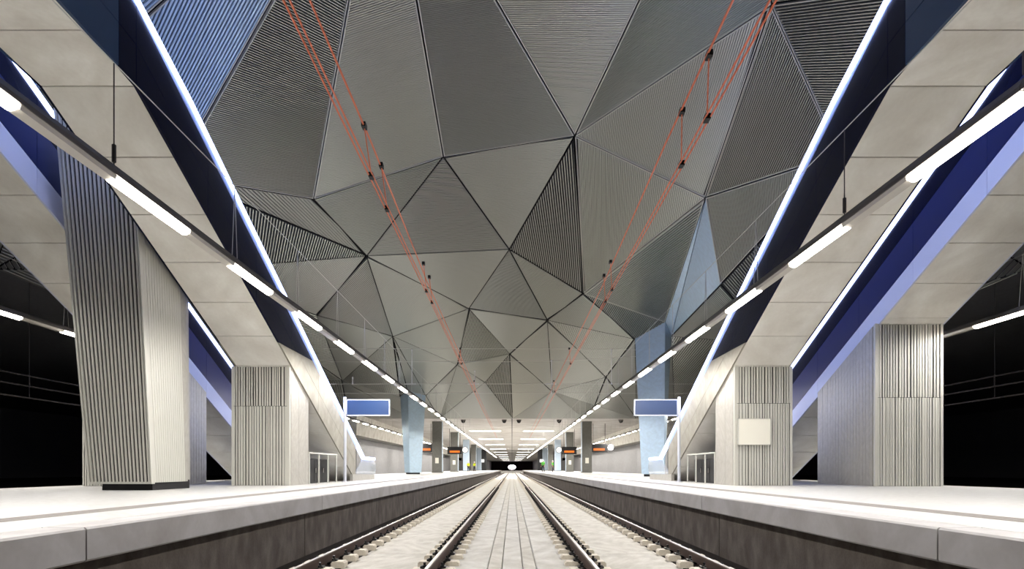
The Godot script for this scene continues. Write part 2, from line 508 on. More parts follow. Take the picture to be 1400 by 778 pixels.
func roof() -> void:
	var c := structure("ceiling", "faceted roof of triangular slatted metal panels with dark joints")
	var trim := mat(Color(0.74, 0.73, 0.68), 0.5, 0.2)
	var grey := mat(Color(0.645, 0.65, 0.62), 0.36, 0.8)
	for f in FACETS:
		var names: PackedStringArray = f[0].split(" ")
		var p := [ROOF[names[0]], ROOF[names[1]], ROOF[names[2]]]
		var n: Vector3 = (p[1] - p[0]).cross(p[2] - p[0]).normalized()
		if n.y > 0.0:
			n = -n
		var la: float = (p[1] - p[2]).length()
		var lb: float = (p[2] - p[0]).length()
		var lc: float = (p[0] - p[1]).length()
		var per := la + lb + lc
		var inner: Vector3 = (p[0] * la + p[1] * lb + p[2] * lc) / per
		var r: float = (p[1] - p[0]).cross(p[2] - p[0]).length() / per
		var shrink := func(d: float) -> Array:
			var out := []
			for v in p:
				out.append(inner + (v - inner) * (1.0 - d / r))
			return out
		var q: Array = shrink.call(f[4])
		var st := begin()
		for k in 3:
			quad(st, q[k], q[(k + 1) % 3], q[(k + 1) % 3] - n * 0.08, q[k] - n * 0.08)
		for v in [q[0], q[1], q[2], q[0] - n * 0.08, q[2] - n * 0.08, q[1] - n * 0.08]:
			st.add_vertex(v)
		var panel := part("roof_panel", st, M.blue_metal if f[1] == "plain_blue" else M.felt, c)
		if f[5] == 1:
			var o: Array = shrink.call(f[4] + 0.03)
			st = begin()
			for k in 3:
				var k1 := (k + 1) % 3
				hexa(st, [q[k], q[k1], o[k1], o[k], q[k] + n * 0.07, q[k1] + n * 0.07, o[k1] + n * 0.07, o[k] + n * 0.07])
			part("edge_strip", st, trim, panel)
		if f[2] == "":
			continue
		var ends: PackedStringArray = f[2].split(" ")
		var d: Vector3 = (ROOF[ends[1]] - ROOF[ends[0]])
		d = (d - n * d.dot(n)).normalized()
		var e := n.cross(d)
		var w: Array = shrink.call(f[4] + (0.035 if f[5] == 1 else 0.005))
		var pts := []
		var lo := 1e9
		var hi := -1e9
		for v in w:
			var uv := Vector2((v - w[0]).dot(d), (v - w[0]).dot(e))
			pts.append(uv)
			lo = minf(lo, uv.y)
			hi = maxf(hi, uv.y)
		st = begin()
		var y: float = lo + f[3] * 0.3
		while y < hi:
			var h: float = f[3] * SHARE[f[1]] * 0.5
			var low := row_of(pts, y - h)
			var top := row_of(pts, y + h)
			if low.y - low.x > 0.02 or top.y - top.x > 0.02:
				if low.y <= low.x:
					low = Vector2.ONE * (top.x + top.y) / 2.0
				if top.y <= top.x:
					top = Vector2.ONE * (low.x + low.y) / 2.0
				var a0: Vector3 = w[0] + d * low.x + e * (y - h)
				var a1: Vector3 = w[0] + d * low.y + e * (y - h)
				var b0: Vector3 = w[0] + d * top.x + e * (y + h)
				var b1: Vector3 = w[0] + d * top.y + e * (y + h)
				var deep := n * 0.05 + e * h * 0.2
				var deep2 := n * 0.05 - e * h * 0.2
				# a slat: two sides and a face
				quad(st, a0, a1, a1 + deep, a0 + deep)
				quad(st, a0 + deep, a1 + deep, b1 + deep2, b0 + deep2)
				quad(st, b0 + deep2, b1 + deep2, b1, b0)
			y += f[3]
		part("slats", st, M.blue_metal if f[1] == "open_bluelit" else grey, panel).set_meta("kind", "stuff")  # on blue slats the bluish light is put into the metal colour
	# the slab that carries the panels
	var st2 := begin()
	box(st2, Vector3(-19.9, 16.6, -71), Vector3(19.9, 17.0, 14.4))
	part("carrying_slab", st2, M.black, c)
	# the low flat ceiling of the far hall, in two halves with a seam
	for s in [-1.0, 1.0]:
		var z := 70.0
		while z < 480.0:
			st2 = begin()
			box(st2, Vector3(minf(s * 0.06, s * 19.5), 7.29, -(z + 12.9)), Vector3(maxf(s * 0.06, s * 19.5), 8.0, -z))
			part("flat_ceiling_slab", st2, M.far_white, c)
			z += 13.0
	st2 = begin()
	box(st2, Vector3(-19.5, 7.5, -480), Vector3(19.5, 8.3, -70.2))
	part("carrying_slab", st2, M.black, c)

# a roof leg: faces between a lower and an upper ring of corners
func roof_leg(label: String, low: Array, high: Array, material: Material, dark_from: int) -> Node3D:
	var base := Vector3.ZERO
	for v in low:
		base += v / low.size()
	var t := thing("roof_column", label, "column", Vector3(base.x, DECK, base.z))
	var n := low.size()
	for k in n:
		var k1 := (k + 1) % n
		var mid: Vector3 = (low[k] + low[k1] + high[k] + high[k1]) / 4.0
		var axis := base
		for v in high:
			axis += (v - Vector3.ZERO) / high.size()
		axis = axis / 2.0
		var out: Vector3 = (low[k1] - low[k]).cross(high[k] - low[k]).normalized()
		if out.dot(mid - axis) < 0.0:
			out = -out
		var g: float = 0.03
		var a: Vector3 = low[k].lerp(low[k1], g / low[k].distance_to(low[k1]))
		var b: Vector3 = low[k1].lerp(low[k], g / low[k].distance_to(low[k1]))
		var c: Vector3 = high[k1].lerp(high[k], g / high[k].distance_to(high[k1]))
		var d: Vector3 = high[k].lerp(high[k1], g / high[k].distance_to(high[k1]))
		var st := begin()
		hexa(st, [a - t.position, b - t.position, c - t.position, d - t.position,
			a - t.position - out * 0.06, b - t.position - out * 0.06, c - t.position - out * 0.06, d - t.position - out * 0.06])
		part("face_panel", st, material, t)
	var st2 := begin()
	var foot := []
	for v in low:
		foot.append(Vector3(base.x, v.y, base.z) + (v - Vector3(base.x, v.y, base.z)) * 0.82 - t.position)
	for k in n:
		var a: Vector3 = foot[k]
		var b: Vector3 = foot[(k + 1) % n]
		quad(st2, Vector3(a.x, 0, a.z), Vector3(b.x, 0, b.z), Vector3(b.x, b.y + 0.1, b.z), Vector3(a.x, a.y + 0.1, a.z))
	part("plinth", st2, M.black, t)
	return t

func legs() -> void:
	roof_leg("pale blue faceted roof column beside the sign on the plain-pillar platform", [Vector3(8.43, 0.9, -38.1), Vector3(9.72, 0.9, -37.4), Vector3(10.0, 0.9, -38.3), Vector3(9.2, 0.9, -39.4)],
		[ROOF.H, ROOF.P2, ROOF.P1, Vector3(9.3, 9.6, -39.9)], M.blue_metal, 2)
	(get_child(get_child_count() - 1) as Node3D).set_meta("label", "tall pale blue faceted roof column rising to the hatched roof panel")
	var l := roof_leg("shorter blue-grey faceted roof column with a dark seam and dark foot", [Vector3(-9.95, 0.9, -54.2), Vector3(-9.35, 0.9, -53.5), Vector3(-8.4, 0.9, -54.3), Vector3(-9.1, 0.9, -55.4)],
		[ROOF.S0, ROOF.S, ROOF.R, Vector3(-9.2, 8.0, -55.8)], M.blue_metal, 2)
	l.set_meta("group", "roof columns")

# ------------------------------------------------------------------ leaning louvred column
func louvred_column() -> void:
	var at := Vector3(-9.1, DECK, -14.3)
	var t := thing("louvred_column", "large leaning column with bold vertical louvres, on a black plinth", "column", at)
	# corner lines from the foot to the top
	var foot := [Vector3(-9.83, 0.93, -13.6), Vector3(-8.30, 0.93, -13.5), Vector3(-8.34, 0.93, -14.95), Vector3(-8.42, 0.93, -15.3), Vector3(-9.9, 0.93, -15.3)]
	var head := [Vector3(-10.25, 10.6, -12.95), Vector3(-8.42, 10.6, -12.85), Vector3(-8.30, 10.6, -14.4), Vector3(-8.34, 10.6, -15.0), Vector3(-10.2, 10.6, -15.0)]
	for k in 5:
		foot[k] -= at
		head[k] -= at
	var st := begin()
	# louvre blades of the broad front
	var count := 16
	for k in count:
		var u0 := 0.085 + 0.90 * (k + 0.10) / count
		var u1 := 0.085 + 0.90 * (k + 0.60) / count
		var a0: Vector3 = foot[0].lerp(foot[1], u0)
		var a1: Vector3 = foot[0].lerp(foot[1], u1)
		var b0: Vector3 = head[0].lerp(head[1], u0)
		var b1: Vector3 = head[0].lerp(head[1], u1)
		var inw := Vector3(0.0, 0, -0.035)
		st = begin()
		hexa(st, [a0, a1, b1, b0, a0 + inw, a1 + inw, b1 + inw, b0 + inw])
		part("louvre_blade", st, M.slat_pale, t)
	st = begin()
	var behind := Vector3(0, 0, -0.03)
	var f0: Vector3 = foot[0].lerp(foot[1], 0.02) + behind
	var f1: Vector3 = foot[0].lerp(foot[1], 0.98) + behind
	var h0: Vector3 = head[0].lerp(head[1], 0.02) + behind
	var h1: Vector3 = head[0].lerp(head[1], 0.98) + behind
	hexa(st, [f0, f1, h1, h0, f0 + behind, f1 + behind, h1 + behind, h0 + behind])
	part("backing", st, M.felt, t)
	# the two white rails along the outer edge, and the sill and corner rail
	for u in [[-0.005, 0.022], [0.045, 0.068], [0.985, 1.0]]:
		var a0: Vector3 = foot[0].lerp(foot[1], u[0])
		var a1: Vector3 = foot[0].lerp(foot[1], u[1])
		var b0: Vector3 = head[0].lerp(head[1], u[0])
		var b1: Vector3 = head[0].lerp(head[1], u[1])
		var inw := Vector3(0.0, 0, -0.11)
		var ou := Vector3(0, 0, 0.02)
		st = begin()
		hexa(st, [a0 + ou, a1 + ou, b1 + ou, b0 + ou, a0 + inw, a1 + inw, b1 + inw, b0 + inw])
		part("edge_rail", st, M.slat_pale, t)
	st = begin()
	hexa(st, [foot[0] + Vector3(0, -0.03, 0.02), foot[1] + Vector3(0, -0.03, 0.02), foot[1] + Vector3(0, 0.02, 0.02), foot[0] + Vector3(0, 0.02, 0.02),
		foot[0] + Vector3(0, -0.03, -0.1), foot[1] + Vector3(0, -0.03, -0.1), foot[1] + Vector3(0, 0.02, -0.1), foot[0] + Vector3(0, 0.02, -0.1)])
	part("sill", st, M.slat_pale, t)
	# the finely ribbed inner flank
	count = 16
	for k in count:
		var u0 := (k + 0.06) / count
		var u1 := (k + 0.94) / count
		var a0: Vector3 = foot[1].lerp(foot[2], u0)
		var a1: Vector3 = foot[1].lerp(foot[2], u1)
		var b0: Vector3 = head[1].lerp(head[2], u0)
		var b1: Vector3 = head[1].lerp(head[2], u1)
		var inw := Vector3(-0.05, 0, 0)
		st = begin()
		hexa(st, [a0, a1, b1, b0, a0 + inw, a1 + inw, b1 + inw, b0 + inw])
		part("flank_rib", st, M.slat_pale, t)
	for k in [2, 3]:
		st = begin()
		var inw := Vector3(-0.05, 0, 0.0) if k == 2 else Vector3(0, 0, 0.05)
		hexa(st, [foot[k], foot[k + 1], head[k + 1], head[k], foot[k] + inw, foot[k + 1] + inw, head[k + 1] + inw, head[k] + inw])
		part("corner_panel", st, M.cladding, t)
	st = begin()
	hexa(st, [foot[4], foot[0], head[0], head[4], foot[4] + Vector3(0.05, 0, 0), foot[0] + Vector3(0.05, 0, 0), head[0] + Vector3(0.05, 0, 0), head[4] + Vector3(0.05, 0, 0)])
	part("outer_panel", st, M.cladding, t)
	st = begin()
	for ring_ in [foot, head]:
		for k in 3:
			for v in [ring_[0], ring_[k + 1], ring_[k + 2]]:
				st.add_vertex(v)
	part("end_plate", st, M.cladding, t)
	st = begin()
	box(st, Vector3(-0.45, 0, -0.9), Vector3(0.72, 0.22, 0.66))
	part("plinth", st, M.black, t)

# ------------------------------------------------------------------ fluted pillars under the escalators
func pillar(label: String, x0: float, x1: float, z0: float, z1: float, a: float, joint: float, s: float, notice: bool) -> void:
	# x0 inner, x1 outer (distances from the middle), z0 near, z1 far; the top follows the underside y = a - z / 2
	var at := Vector3(s * (x0 + x1) / 2.0, DECK, -(z0 + z1) / 2.0)
	var t := thing("fluted_pillar", label, "pillar", at, "pillars under the escalators")
	var top := func(z: float) -> float:
		return a - 0.5 * z + EYE - 0.01
	var put_in := func(v: Vector3) -> Vector3:
		return Vector3(s * v.x, v.y, -v.z) - at
	var col := func(st: SurfaceTool, xa: float, xb: float, za: float, zb: float, ya: float, yb := -1.0) -> void:
		var lo := []
		var hi := []
		for c in [[xa, za], [xb, za], [xb, zb], [xa, zb]]:
			lo.append(put_in.call(Vector3(c[0], ya, c[1])))
			hi.append(put_in.call(Vector3(c[0], minf(yb, top.call(c[1])) if yb > 0.0 else top.call(c[1]), c[1])))
		hexa(st, lo + hi)
	var st := begin()
	col.call(st, x0 + 0.07, x1 - 0.05, z0 + 0.042, z1 - 0.02, DECK)
	part("core", st, M.felt, t)
	# front: upright ribs of uneven width, in two tiers
	for tier in 2:
		var x := x0 + 0.09
		while x < x1 - 0.03:
			var w := rng.randf_range(0.04, 0.075) if tier == 0 else rng.randf_range(0.035, 0.065)
			var gap := rng.randf_range(0.014, 0.032) if tier == 0 else rng.randf_range(0.020, 0.045)
			var e := minf(x + w, x1 - 0.005)
			var pr := rng.randf_range(-0.012, 0.012)
			st = begin()
			if tier == 0:
				col.call(st, x, e, z0 + 0.014 + pr, z0 + 0.05, DECK + 0.004, joint - 0.006)
			else:
				col.call(st, x, e, z0 + 0.014 + pr, z0 + 0.05, joint + 0.006)
			part("rib", st, M.slat_pale, t)
			x = e + gap
	# the plain corner strip and the inner flank
	st = begin()
	col.call(st, x0 + 0.005, x0 + 0.08, z0, z0 + 0.09, DECK + 0.002)
	part("corner_strip", st, M.slat_pale, t)
	var z := z0 + 0.12
	var step := 0.62 if x0 < 8.0 else 0.16
	while z < z1 - 0.03:
		var e := minf(z + step - 0.012, z1)
		st = begin()
		col.call(st, x0, x0 + 0.07, z, e, DECK + 0.003)
		part("flank_panel", st, M.cladding, t)
		z = e + 0.012
	st = begin()
	col.call(st, x1 - 0.05, x1, z0 + 0.02, z1, DECK + 0.003)
	part("outer_panel", st, M.slat_pale, t)
	if notice:
		var b := thing("notice_board", "blank off-white notice board fixed on the fluted pillar front", "board", Vector3(s * 7.18, 2.35, -(z0 - 0.02)))
		st = begin()
		bar_z(st, -0.47, 0.47, -0.38, 0.38, 0.0, 0.05, 0.012)
		part("sheet", st, M.notice, b)
		st = begin()
		for r in [[-0.49, 0.49, 0.375, 0.395], [-0.49, 0.49, -0.395, -0.375], [-0.49, -0.465, -0.39, 0.39], [0.465, 0.49, -0.39, 0.39]]:
			box(st, Vector3(r[0], r[2], 0.0), Vector3(r[1], r[3], 0.06))
		part("frame", st, M.slat_pale, b)

# ------------------------------------------------------------------ escalators
func esc_y(z: float, a: float, kink: float) -> float:   # underside height at distance z
	if z >= kink:
		return a - 0.5 * z + EYE
	return a - 0.5 * kink + EYE + minf(kink - z, 1.15) * 0.10

func escalator(label: String, s: float, xi: float, xo: float, a: float, rail: float, rows: Array, kink: float, clad: Array) -> void:
	var foot_z := (a + EYE - DECK) / 0.5
	var at := Vector3(s * (xi + xo) / 2.0, DECK, -foot_z)
	var t := thing("escalator", label, "escalator", at, "escalators over the platforms")
	var p := func(x: float, y: float, z: float) -> Vector3:
		return Vector3(s * x, y, -z) - at
	var slab := func(st: SurfaceTool, x0: float, x1: float, z0: float, z1: float, d0: float, d1: float) -> void:
		var y0 := esc_y(z0, a, kink)
		var y1 := esc_y(z1, a, kink)
		hexa(st, [p.call(x0, y0 + d0, z0), p.call(x1, y0 + d0, z0), p.call(x1, y0 + d1, z0), p.call(x0, y0 + d1, z0),
			p.call(x0, y1 + d0, z1), p.call(x1, y1 + d0, z1), p.call(x1, y1 + d1, z1), p.call(x0, y1 + d1, z1)])
	# carrying body, with steps on top
	var st := begin()
	slab.call(st, xi + 0.05, xo - 0.05, kink, foot_z, 0.06, 0.5)
	slab.call(st, xi + 0.05, xo - 0.05, kink - 1.15, kink, 0.06, 0.5)
	slab.call(st, xi + 0.05, xo - 0.05, 2.0, kink - 1.15, 0.06, 0.5)
	part("truss", st, M.core, t)
	var n := 0
	var zs := kink
	while zs < foot_z - 0.4:
		st = begin()
		var y := esc_y(zs, a, kink) + 0.5
		hexa(st, [p.call(xi + 0.2, y - 0.2, zs), p.call(xo - 0.2, y - 0.2, zs), p.call(xo - 0.2, y, zs), p.call(xi + 0.2, y, zs),
			p.call(xi + 0.2, y - 0.2, zs + 0.4), p.call(xo - 0.2, y - 0.2, zs + 0.4), p.call(xo - 0.2, y, zs + 0.4), p.call(xi + 0.2, y, zs + 0.4)])
		part("step", st, M.core, t)
		zs += 0.42
		n += 1
	# underside of concrete panels
	var edges := []
	var z := kink
	while z < foot_z:
		edges.append(z)
		z += 1.2
	edges.append(foot_z)
	edges.insert(0, kink - 1.15)
	edges.insert(0, kink - 2.6)
	edges.insert(0, kink - 4.0)
	edges.insert(0, 2.0)
	for k in edges.size() - 1:
		st = begin()
		slab.call(st, xi, xo, edges[k] + 0.012, edges[k + 1] - 0.012, 0.0, 0.08)
		part("soffit_panel", st, M.soffit, t)
	# cladding of both sides in rows, each row in panels
	for side in 2:
		var x0: float = xi - 0.05 if side == 0 else xo
		for r in rows.size():
			var row: Array = rows[r]
			z = kink
			while z < foot_z + row[4]:
				var z1 := minf(z + 2.4, foot_z + row[4])
				var ya := esc_y(z + 0.006, a, kink)
				var yb := esc_y(z1 - 0.006, a, kink)
				var q := [Vector2(z + 0.006, ya + row[0] + 0.006), Vector2(z1 - 0.006, yb + row[0] + 0.006), Vector2(z1 - 0.006, yb + row[1] - 0.006), Vector2(z + 0.006, ya + row[1] - 0.006)]
				var cut: float = row[5]  # lamp level: below it the lamplight is painted in
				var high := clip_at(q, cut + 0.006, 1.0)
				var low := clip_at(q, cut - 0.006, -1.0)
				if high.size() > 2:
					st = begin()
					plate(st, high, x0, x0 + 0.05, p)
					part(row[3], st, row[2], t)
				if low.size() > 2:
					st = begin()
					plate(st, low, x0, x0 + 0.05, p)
					part("lamplit_cladding", st, M.lamplit_side, t)
				z = z1
			z = kink
			while z > 2.0:
				var z0 := maxf(z - (0.45 if z == kink else 1.6), 2.0)
				st = begin()
				slab.call(st, x0, x0 + 0.05, z0 + 0.006, z - 0.006, row[0] + 0.006, row[1] - 0.006)
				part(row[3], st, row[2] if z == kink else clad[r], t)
				z = z0
	# handrails with their light strips
	for side in (2 if xi < 8.0 else 1):
		var x: float = xi - 0.025 if side == 0 else xo + 0.025
		var end_z := (rail + EYE - 1.72) / 0.5       # where the strip turns level above the landing
		var cuts := []
		z = end_z
		while z > 3.0:
			cuts.append(z)
			z -= 4.0 if z > kink + 4.0 else 2.0
		for k in cuts.size() - 1:
			var za: float = cuts[k]
			var zb: float = cuts[k + 1]
			var ya := maxf(0.0, 0.0) + rail - 0.5 * maxf(za, kink) + EYE
			var yb := rail - 0.5 * maxf(zb, kink) + EYE
			st = begin()
			strip(st, p.call(x, ya, za), p.call(x, yb, zb), 0.07, 0.055)
			part("led_strip", st, M.led, t)
			if za > 9.0 and za < 27.0:
				var mid: Vector3 = (p.call(x, (ya + yb) / 2.0, (za + zb) / 2.0) as Vector3) + at
				var along := Vector3(0, yb - ya, za - zb)
				var outwards := Vector3(-s if side == 0 else s, 0, 0)
				area_light("led_light", mid + outwards * 0.075, outwards, along.normalized(), Vector2(0.14, along.length()), Color(0.70, 0.77, 1.0), LED_ENERGY, t)
		st = begin()
		strip(st, p.call(x, 1.72, end_z), p.call(x, 1.72, end_z + 2.0), 0.06, 0.06)
		part("led_strip", st, M.led, t)
		# rounded glass newel at the foot
		var outline := []
		outline.append(Vector2(foot_z - 0.2, DECK + 0.25))
		outline.append(Vector2(end_z - 0.2, 1.68))
		for k in 9:
			var ang := PI / 2.0 - PI * k / 8.0
			outline.append(Vector2(end_z + 1.95 + 0.38 * cos(ang), 1.30 + 0.38 * sin(ang)))
		outline.append(Vector2(end_z + 1.7, DECK + 0.25))
		st = begin()
		for k in outline.size():
			var u: Vector2 = outline[k]
			var v: Vector2 = outline[(k + 1) % outline.size()]
			var c := Vector2(end_z + 0.6, 1.15)
			quad(st, p.call(x - 0.01, u.y, u.x), p.call(x - 0.01, v.y, v.x), p.call(x + 0.01, v.y, v.x), p.call(x + 0.01, u.y, u.x))
			for dx in [-0.01, 0.01]:
				for w in [c, u, v]:
					st.add_vertex(p.call(x + dx, w.y, w.x))
		part("newel_glass", st, M.glass, t)
		st = begin()
		hexa(st, [p.call(x - 0.06, DECK, foot_z - 0.6), p.call(x + 0.06, DECK, foot_z - 0.6), p.call(x + 0.06, DECK + 0.28, foot_z - 0.6), p.call(x - 0.06, DECK + 0.28, foot_z - 0.6),
			p.call(x - 0.06, DECK, end_z + 1.8), p.call(x + 0.06, DECK, end_z + 1.8), p.call(x + 0.06, DECK + 0.24, end_z + 1.8), p.call(x - 0.06, DECK + 0.24, end_z + 1.8)])
		part("skirt", st, M.cladding, t)
	st = begin()
	hexa(st, [p.call(xi, DECK, foot_z - 1.0), p.call(xo, DECK, foot_z - 1.0), p.call(xo, DECK + 0.02, foot_z - 1.0), p.call(xi, DECK + 0.02, foot_z - 1.0),
		p.call(xi, DECK, foot_z + 2.5), p.call(xo, DECK, foot_z + 2.5), p.call(xo, DECK + 0.02, foot_z + 2.5), p.call(xi, DECK + 0.02, foot_z + 2.5)])
	part("landing_plate", st, M.steel, t)

# what of a convex outline lies above (keep 1) or below (keep -1) a height
func clip_at(q: Array, h: float, keep: float) -> Array:
	var out := []
	for k in q.size():
		var u: Vector2 = q[k]
		var v: Vector2 = q[(k + 1) % q.size()]
		if (u.y - h) * keep >= 0.0:
			out.append(u)
		if (u.y - h) * (v.y - h) < 0.0:
			out.append(u.lerp(v, (h - u.y) / (v.y - u.y)))
	return out

# an upright plate of that outline (distance, height) between two x
func plate(st: SurfaceTool, q: Array, x0: float, x1: float, p: Callable) -> void:
	for k in q.size():
		var u: Vector2 = q[k]
		var v: Vector2 = q[(k + 1) % q.size()]
		quad(st, p.call(x0, u.y, u.x), p.call(x0, v.y, v.x), p.call(x1, v.y, v.x), p.call(x1, u.y, u.x))
		if k > 0 and k < q.size() - 1:
			for w in [p.call(x0, q[0].y, q[0].x), p.call(x0, u.y, u.x), p.call(x0, v.y, v.x), p.call(x1, q[0].y, q[0].x), p.call(x1, v.y, v.x), p.call(x1, u.y, u.x)]:
				st.add_vertex(w)

# a bar of square section between two points, r half width in x, h half height
func strip(st: SurfaceTool, a: Vector3, b: Vector3, r: float, h: float) -> void:
	hexa(st, [a + Vector3(-r, -h, 0), a + Vector3(r, -h, 0), a + Vector3(r, h, 0), a + Vector3(-r, h, 0),
		b + Vector3(-r, -h, 0), b + Vector3(r, -h, 0), b + Vector3(r, h, 0), b + Vector3(-r, h, 0)])

# ------------------------------------------------------------------ rows of pendant light tubes
var lamp_meshes := {}
func lamp_row(s: float, x: float, y: float, first: float, until: float, label: String, group: String) -> void:
	if lamp_meshes.is_empty():
		var st := begin()
		sweep(st, [Vector2(-0.10, 0.0), Vector2(0.10, 0.0), Vector2(0.10, 0.05), Vector2(0.06, 0.13), Vector2(-0.06, 0.13), Vector2(-0.10, 0.05)], Vector3(0, 0, 0), Vector3(0, 0, -3.09))
		lamp_meshes.housing = mesh_of(st)
		st = begin()
		var round_ := [Vector2(0.085, 0.0)]
		for k in 9:
			round_.append(Vector2(0.085 * cos(-PI * k / 8.0), 0.075 * sin(-PI * k / 8.0) - 0.004))
		sweep(st, round_, Vector3(0, 0, -0.01), Vector3(0, 0, -1.64))
		lamp_meshes.tube = mesh_of(st)
		st = begin()
		sweep(st, [Vector2(-0.085, 0.0), Vector2(-0.07, -0.05), Vector2(0.07, -0.05), Vector2(0.085, 0.0)], Vector3(0, 0, -1.66), Vector3(0, 0, -3.08))
		lamp_meshes.cover = mesh_of(st)
		st = begin()
		tube(st, [Vector3(0, 0.12, -0.05), Vector3(0, 1.445, -0.15)], 0.007, 5)
		tube(st, [Vector3(0, 0.12, -0.25), Vector3(0, 1.445, -0.15)], 0.007, 5)
		tube(st, [Vector3(0, 0.12, -0.02), Vector3(0, 0.12, -0.5)], 0.03, 6)
		lamp_meshes.hanger = mesh_of(st)
		st = begin()
		tube(st, [Vector3(0, 0.1, -0.05), Vector3(0, 7.28 - y, -0.05)], 0.009, 5)
		lamp_meshes.short_hanger = mesh_of(st)
		st = begin()
		tube(st, [Vector3(0, 0.1, -0.05), Vector3(0, 1.445, -0.05)], 0.008, 5)
		tube(st, [Vector3(0, 0.2, -0.05), Vector3(0, 0.42, -0.05)], 0.025, 6)
		tube(st, [Vector3(0, 0.12, -0.02), Vector3(0, 0.12, -0.5)], 0.03, 6)
		lamp_meshes.long_hanger = mesh_of(st)
	var cable := thing("suspension_cable", "thin cable strung above the " + group, "cable", Vector3(s * x, y + 1.45, 0))
	var sc := begin()
	tube(sc, [Vector3(0, 0, 13.9), Vector3(0, 0, -70)], 0.008, 5)
	part("cable", sc, M.span, cable)
	sc = begin()
	tube(sc, [Vector3(0, 0, -69.8), Vector3(0, 7.28 - y - 1.45, -69.8)], 0.012, 5)
	part("anchor", sc, M.span, cable)
	var z := first
	var k := 0
	while z < until:
		var t := thing("light_tube", label, "light", Vector3(s * x, y, -z), group)
		put("housing", lamp_meshes.housing, M.housing, t)
		put("lamp_tube", lamp_meshes.tube, M.lamp, t)
		put("blank_cover", lamp_meshes.cover, M.cover, t)
		if z > 68.0:
			put("hanger", lamp_meshes.short_hanger, M.span, t)
		elif z < 10.0:
			put("hanger", lamp_meshes.long_hanger, M.housing, t)
		else:
			put("hanger", lamp_meshes.hanger, M.span, t)
		if z < 75.0 or k % 3 == 0:
			area_light("tube_light", Vector3(s * x, y - 0.083, -z - 0.82), Vector3.DOWN, Vector3(0, 0, -1), Vector2(0.15, 1.6), Color(1.0, 0.985, 0.965), LAMP_ENERGY * (1.0 if z < 75.0 else 3.0), t)
		z += 3.1
		k += 1

# ------------------------------------------------------------------ rails and their fastenings
func rails() -> void:
	var places := [-2.745, -1.075, 1.075, 2.745]
	var where := ["beside the louvred column's platform", "next to the walkway, louvred column's track", "next to the walkway, notice board's track", "beside the notice board's platform"]
	for k in 4:
		var x: float = places[k]
		var t := thing("steel_rail", "rust-brown steel rail with polished top " + where[k], "rail", Vector3(x, -0.19, 0))
		var st := begin()
		sweep(st, [Vector2(-0.07, 0.0), Vector2(0.07, 0.0), Vector2(0.07, 0.012), Vector2(0.014, 0.032), Vector2(-0.014, 0.032), Vector2(-0.07, 0.012)], Vector3(0, 0, 10), Vector3(0, 0, -200))
		part("foot", st, M.rail, t)
		st = begin()
		box(st, Vector3(-0.012, 0.03, -200), Vector3(0.012, 0.145, 10))
		part("web", st, M.rail, t)
		st = begin()
		sweep(st, [Vector2(-0.014, 0.14), Vector2(0.014, 0.14), Vector2(0.036, 0.153), Vector2(0.036, 0.178), Vector2(0.026, 0.187), Vector2(-0.026, 0.187), Vector2(-0.036, 0.178), Vector2(-0.036, 0.153)], Vector3(0, 0, 10), Vector3(0, 0, -200))
		part("head", st, M.rail, t)
		st = begin()
		sweep(st, [Vector2(-0.027, 0.186), Vector2(0.027, 0.186), Vector2(0.018, 0.191), Vector2(-0.018, 0.191)], Vector3(0, 0, 10), Vector3(0, 0, -200))
		part("running_surface", st, M.steel, t)
	# one fastening: blocks on both sides of the rail foot with a dark clip and bolt on each
	var sb := begin()
	sweep(sb, [Vector2(0.10, 0), Vector2(0.30, 0), Vector2(0.30, 0.07), Vector2(0.275, 0.095), Vector2(0.125, 0.095), Vector2(0.10, 0.07)], Vector3(0, 0, 0.09), Vector3(0, 0, -0.09))
	var right_block := mesh_of(sb)
	sb = begin()
	sweep(sb, [Vector2(-0.30, 0), Vector2(-0.10, 0), Vector2(-0.10, 0.07), Vector2(-0.125, 0.095), Vector2(-0.275, 0.095), Vector2(-0.30, 0.07)], Vector3(0, 0, 0.09), Vector3(0, 0, -0.09))
	var left_block := mesh_of(sb)
	var clip := []
	for q in [-1.0, 1.0]:
		sb = begin()
		tube(sb, [Vector3(q * 0.05, 0.06, 0.06), Vector3(q * 0.11, 0.09, 0.075), Vector3(q * 0.16, 0.11, 0.05), Vector3(q * 0.16, 0.11, -0.05), Vector3(q * 0.11, 0.09, -0.075), Vector3(q * 0.05, 0.06, -0.06)], 0.018, 5)
		lathe(sb, Vector3(q * 0.12, 0.08, 0), [Vector2(0.03, 0), Vector2(0.03, 0.05), Vector2(0.018, 0.055), Vector2(0.018, 0.09), Vector2(0, 0.09)], 8)
		clip.append(mesh_of(sb))
	var rest := begin()
	var kinds := ["concrete rail fastening with black clips, rail beside platform with leaning louvred column", "concrete rail fastening with black clips, walkway-side rail of the louvred column's track",
		"concrete rail fastening with black clips, walkway-side rail of the notice board's track", "concrete rail fastening with black clips, rail beside platform with notice board pillar"]
	for k in 4:
		var x: float = places[k]
		var n := 0
		var z := 4.9
		while z < 90.0:
			var at := Vector3(x, -0.2, -z)
			if n < 60:
				var t := thing("rail_fastening", kinds[k], "rail fastening", at, "fastenings along the rails")
				put("clip", clip[0], M.clip, put("block", left_block, M.block, t))
				put("clip", clip[1], M.clip, put("block", right_block, M.block, t))
			else:
				box(rest, at + Vector3(-0.3, 0, -0.09), at + Vector3(-0.1, 0.09, 0.09))
				box(rest, at + Vector3(0.1, 0, -0.09), at + Vector3(0.3, 0.09, 0.09))
			n += 1
			z += 0.62
	var far := part("far_rail_fastenings", rest, M.block, self)
	tag(far, "rows of tiny pale fastening blocks along the distant rails", "rail fastening")
	far.set_meta("kind", "stuff")

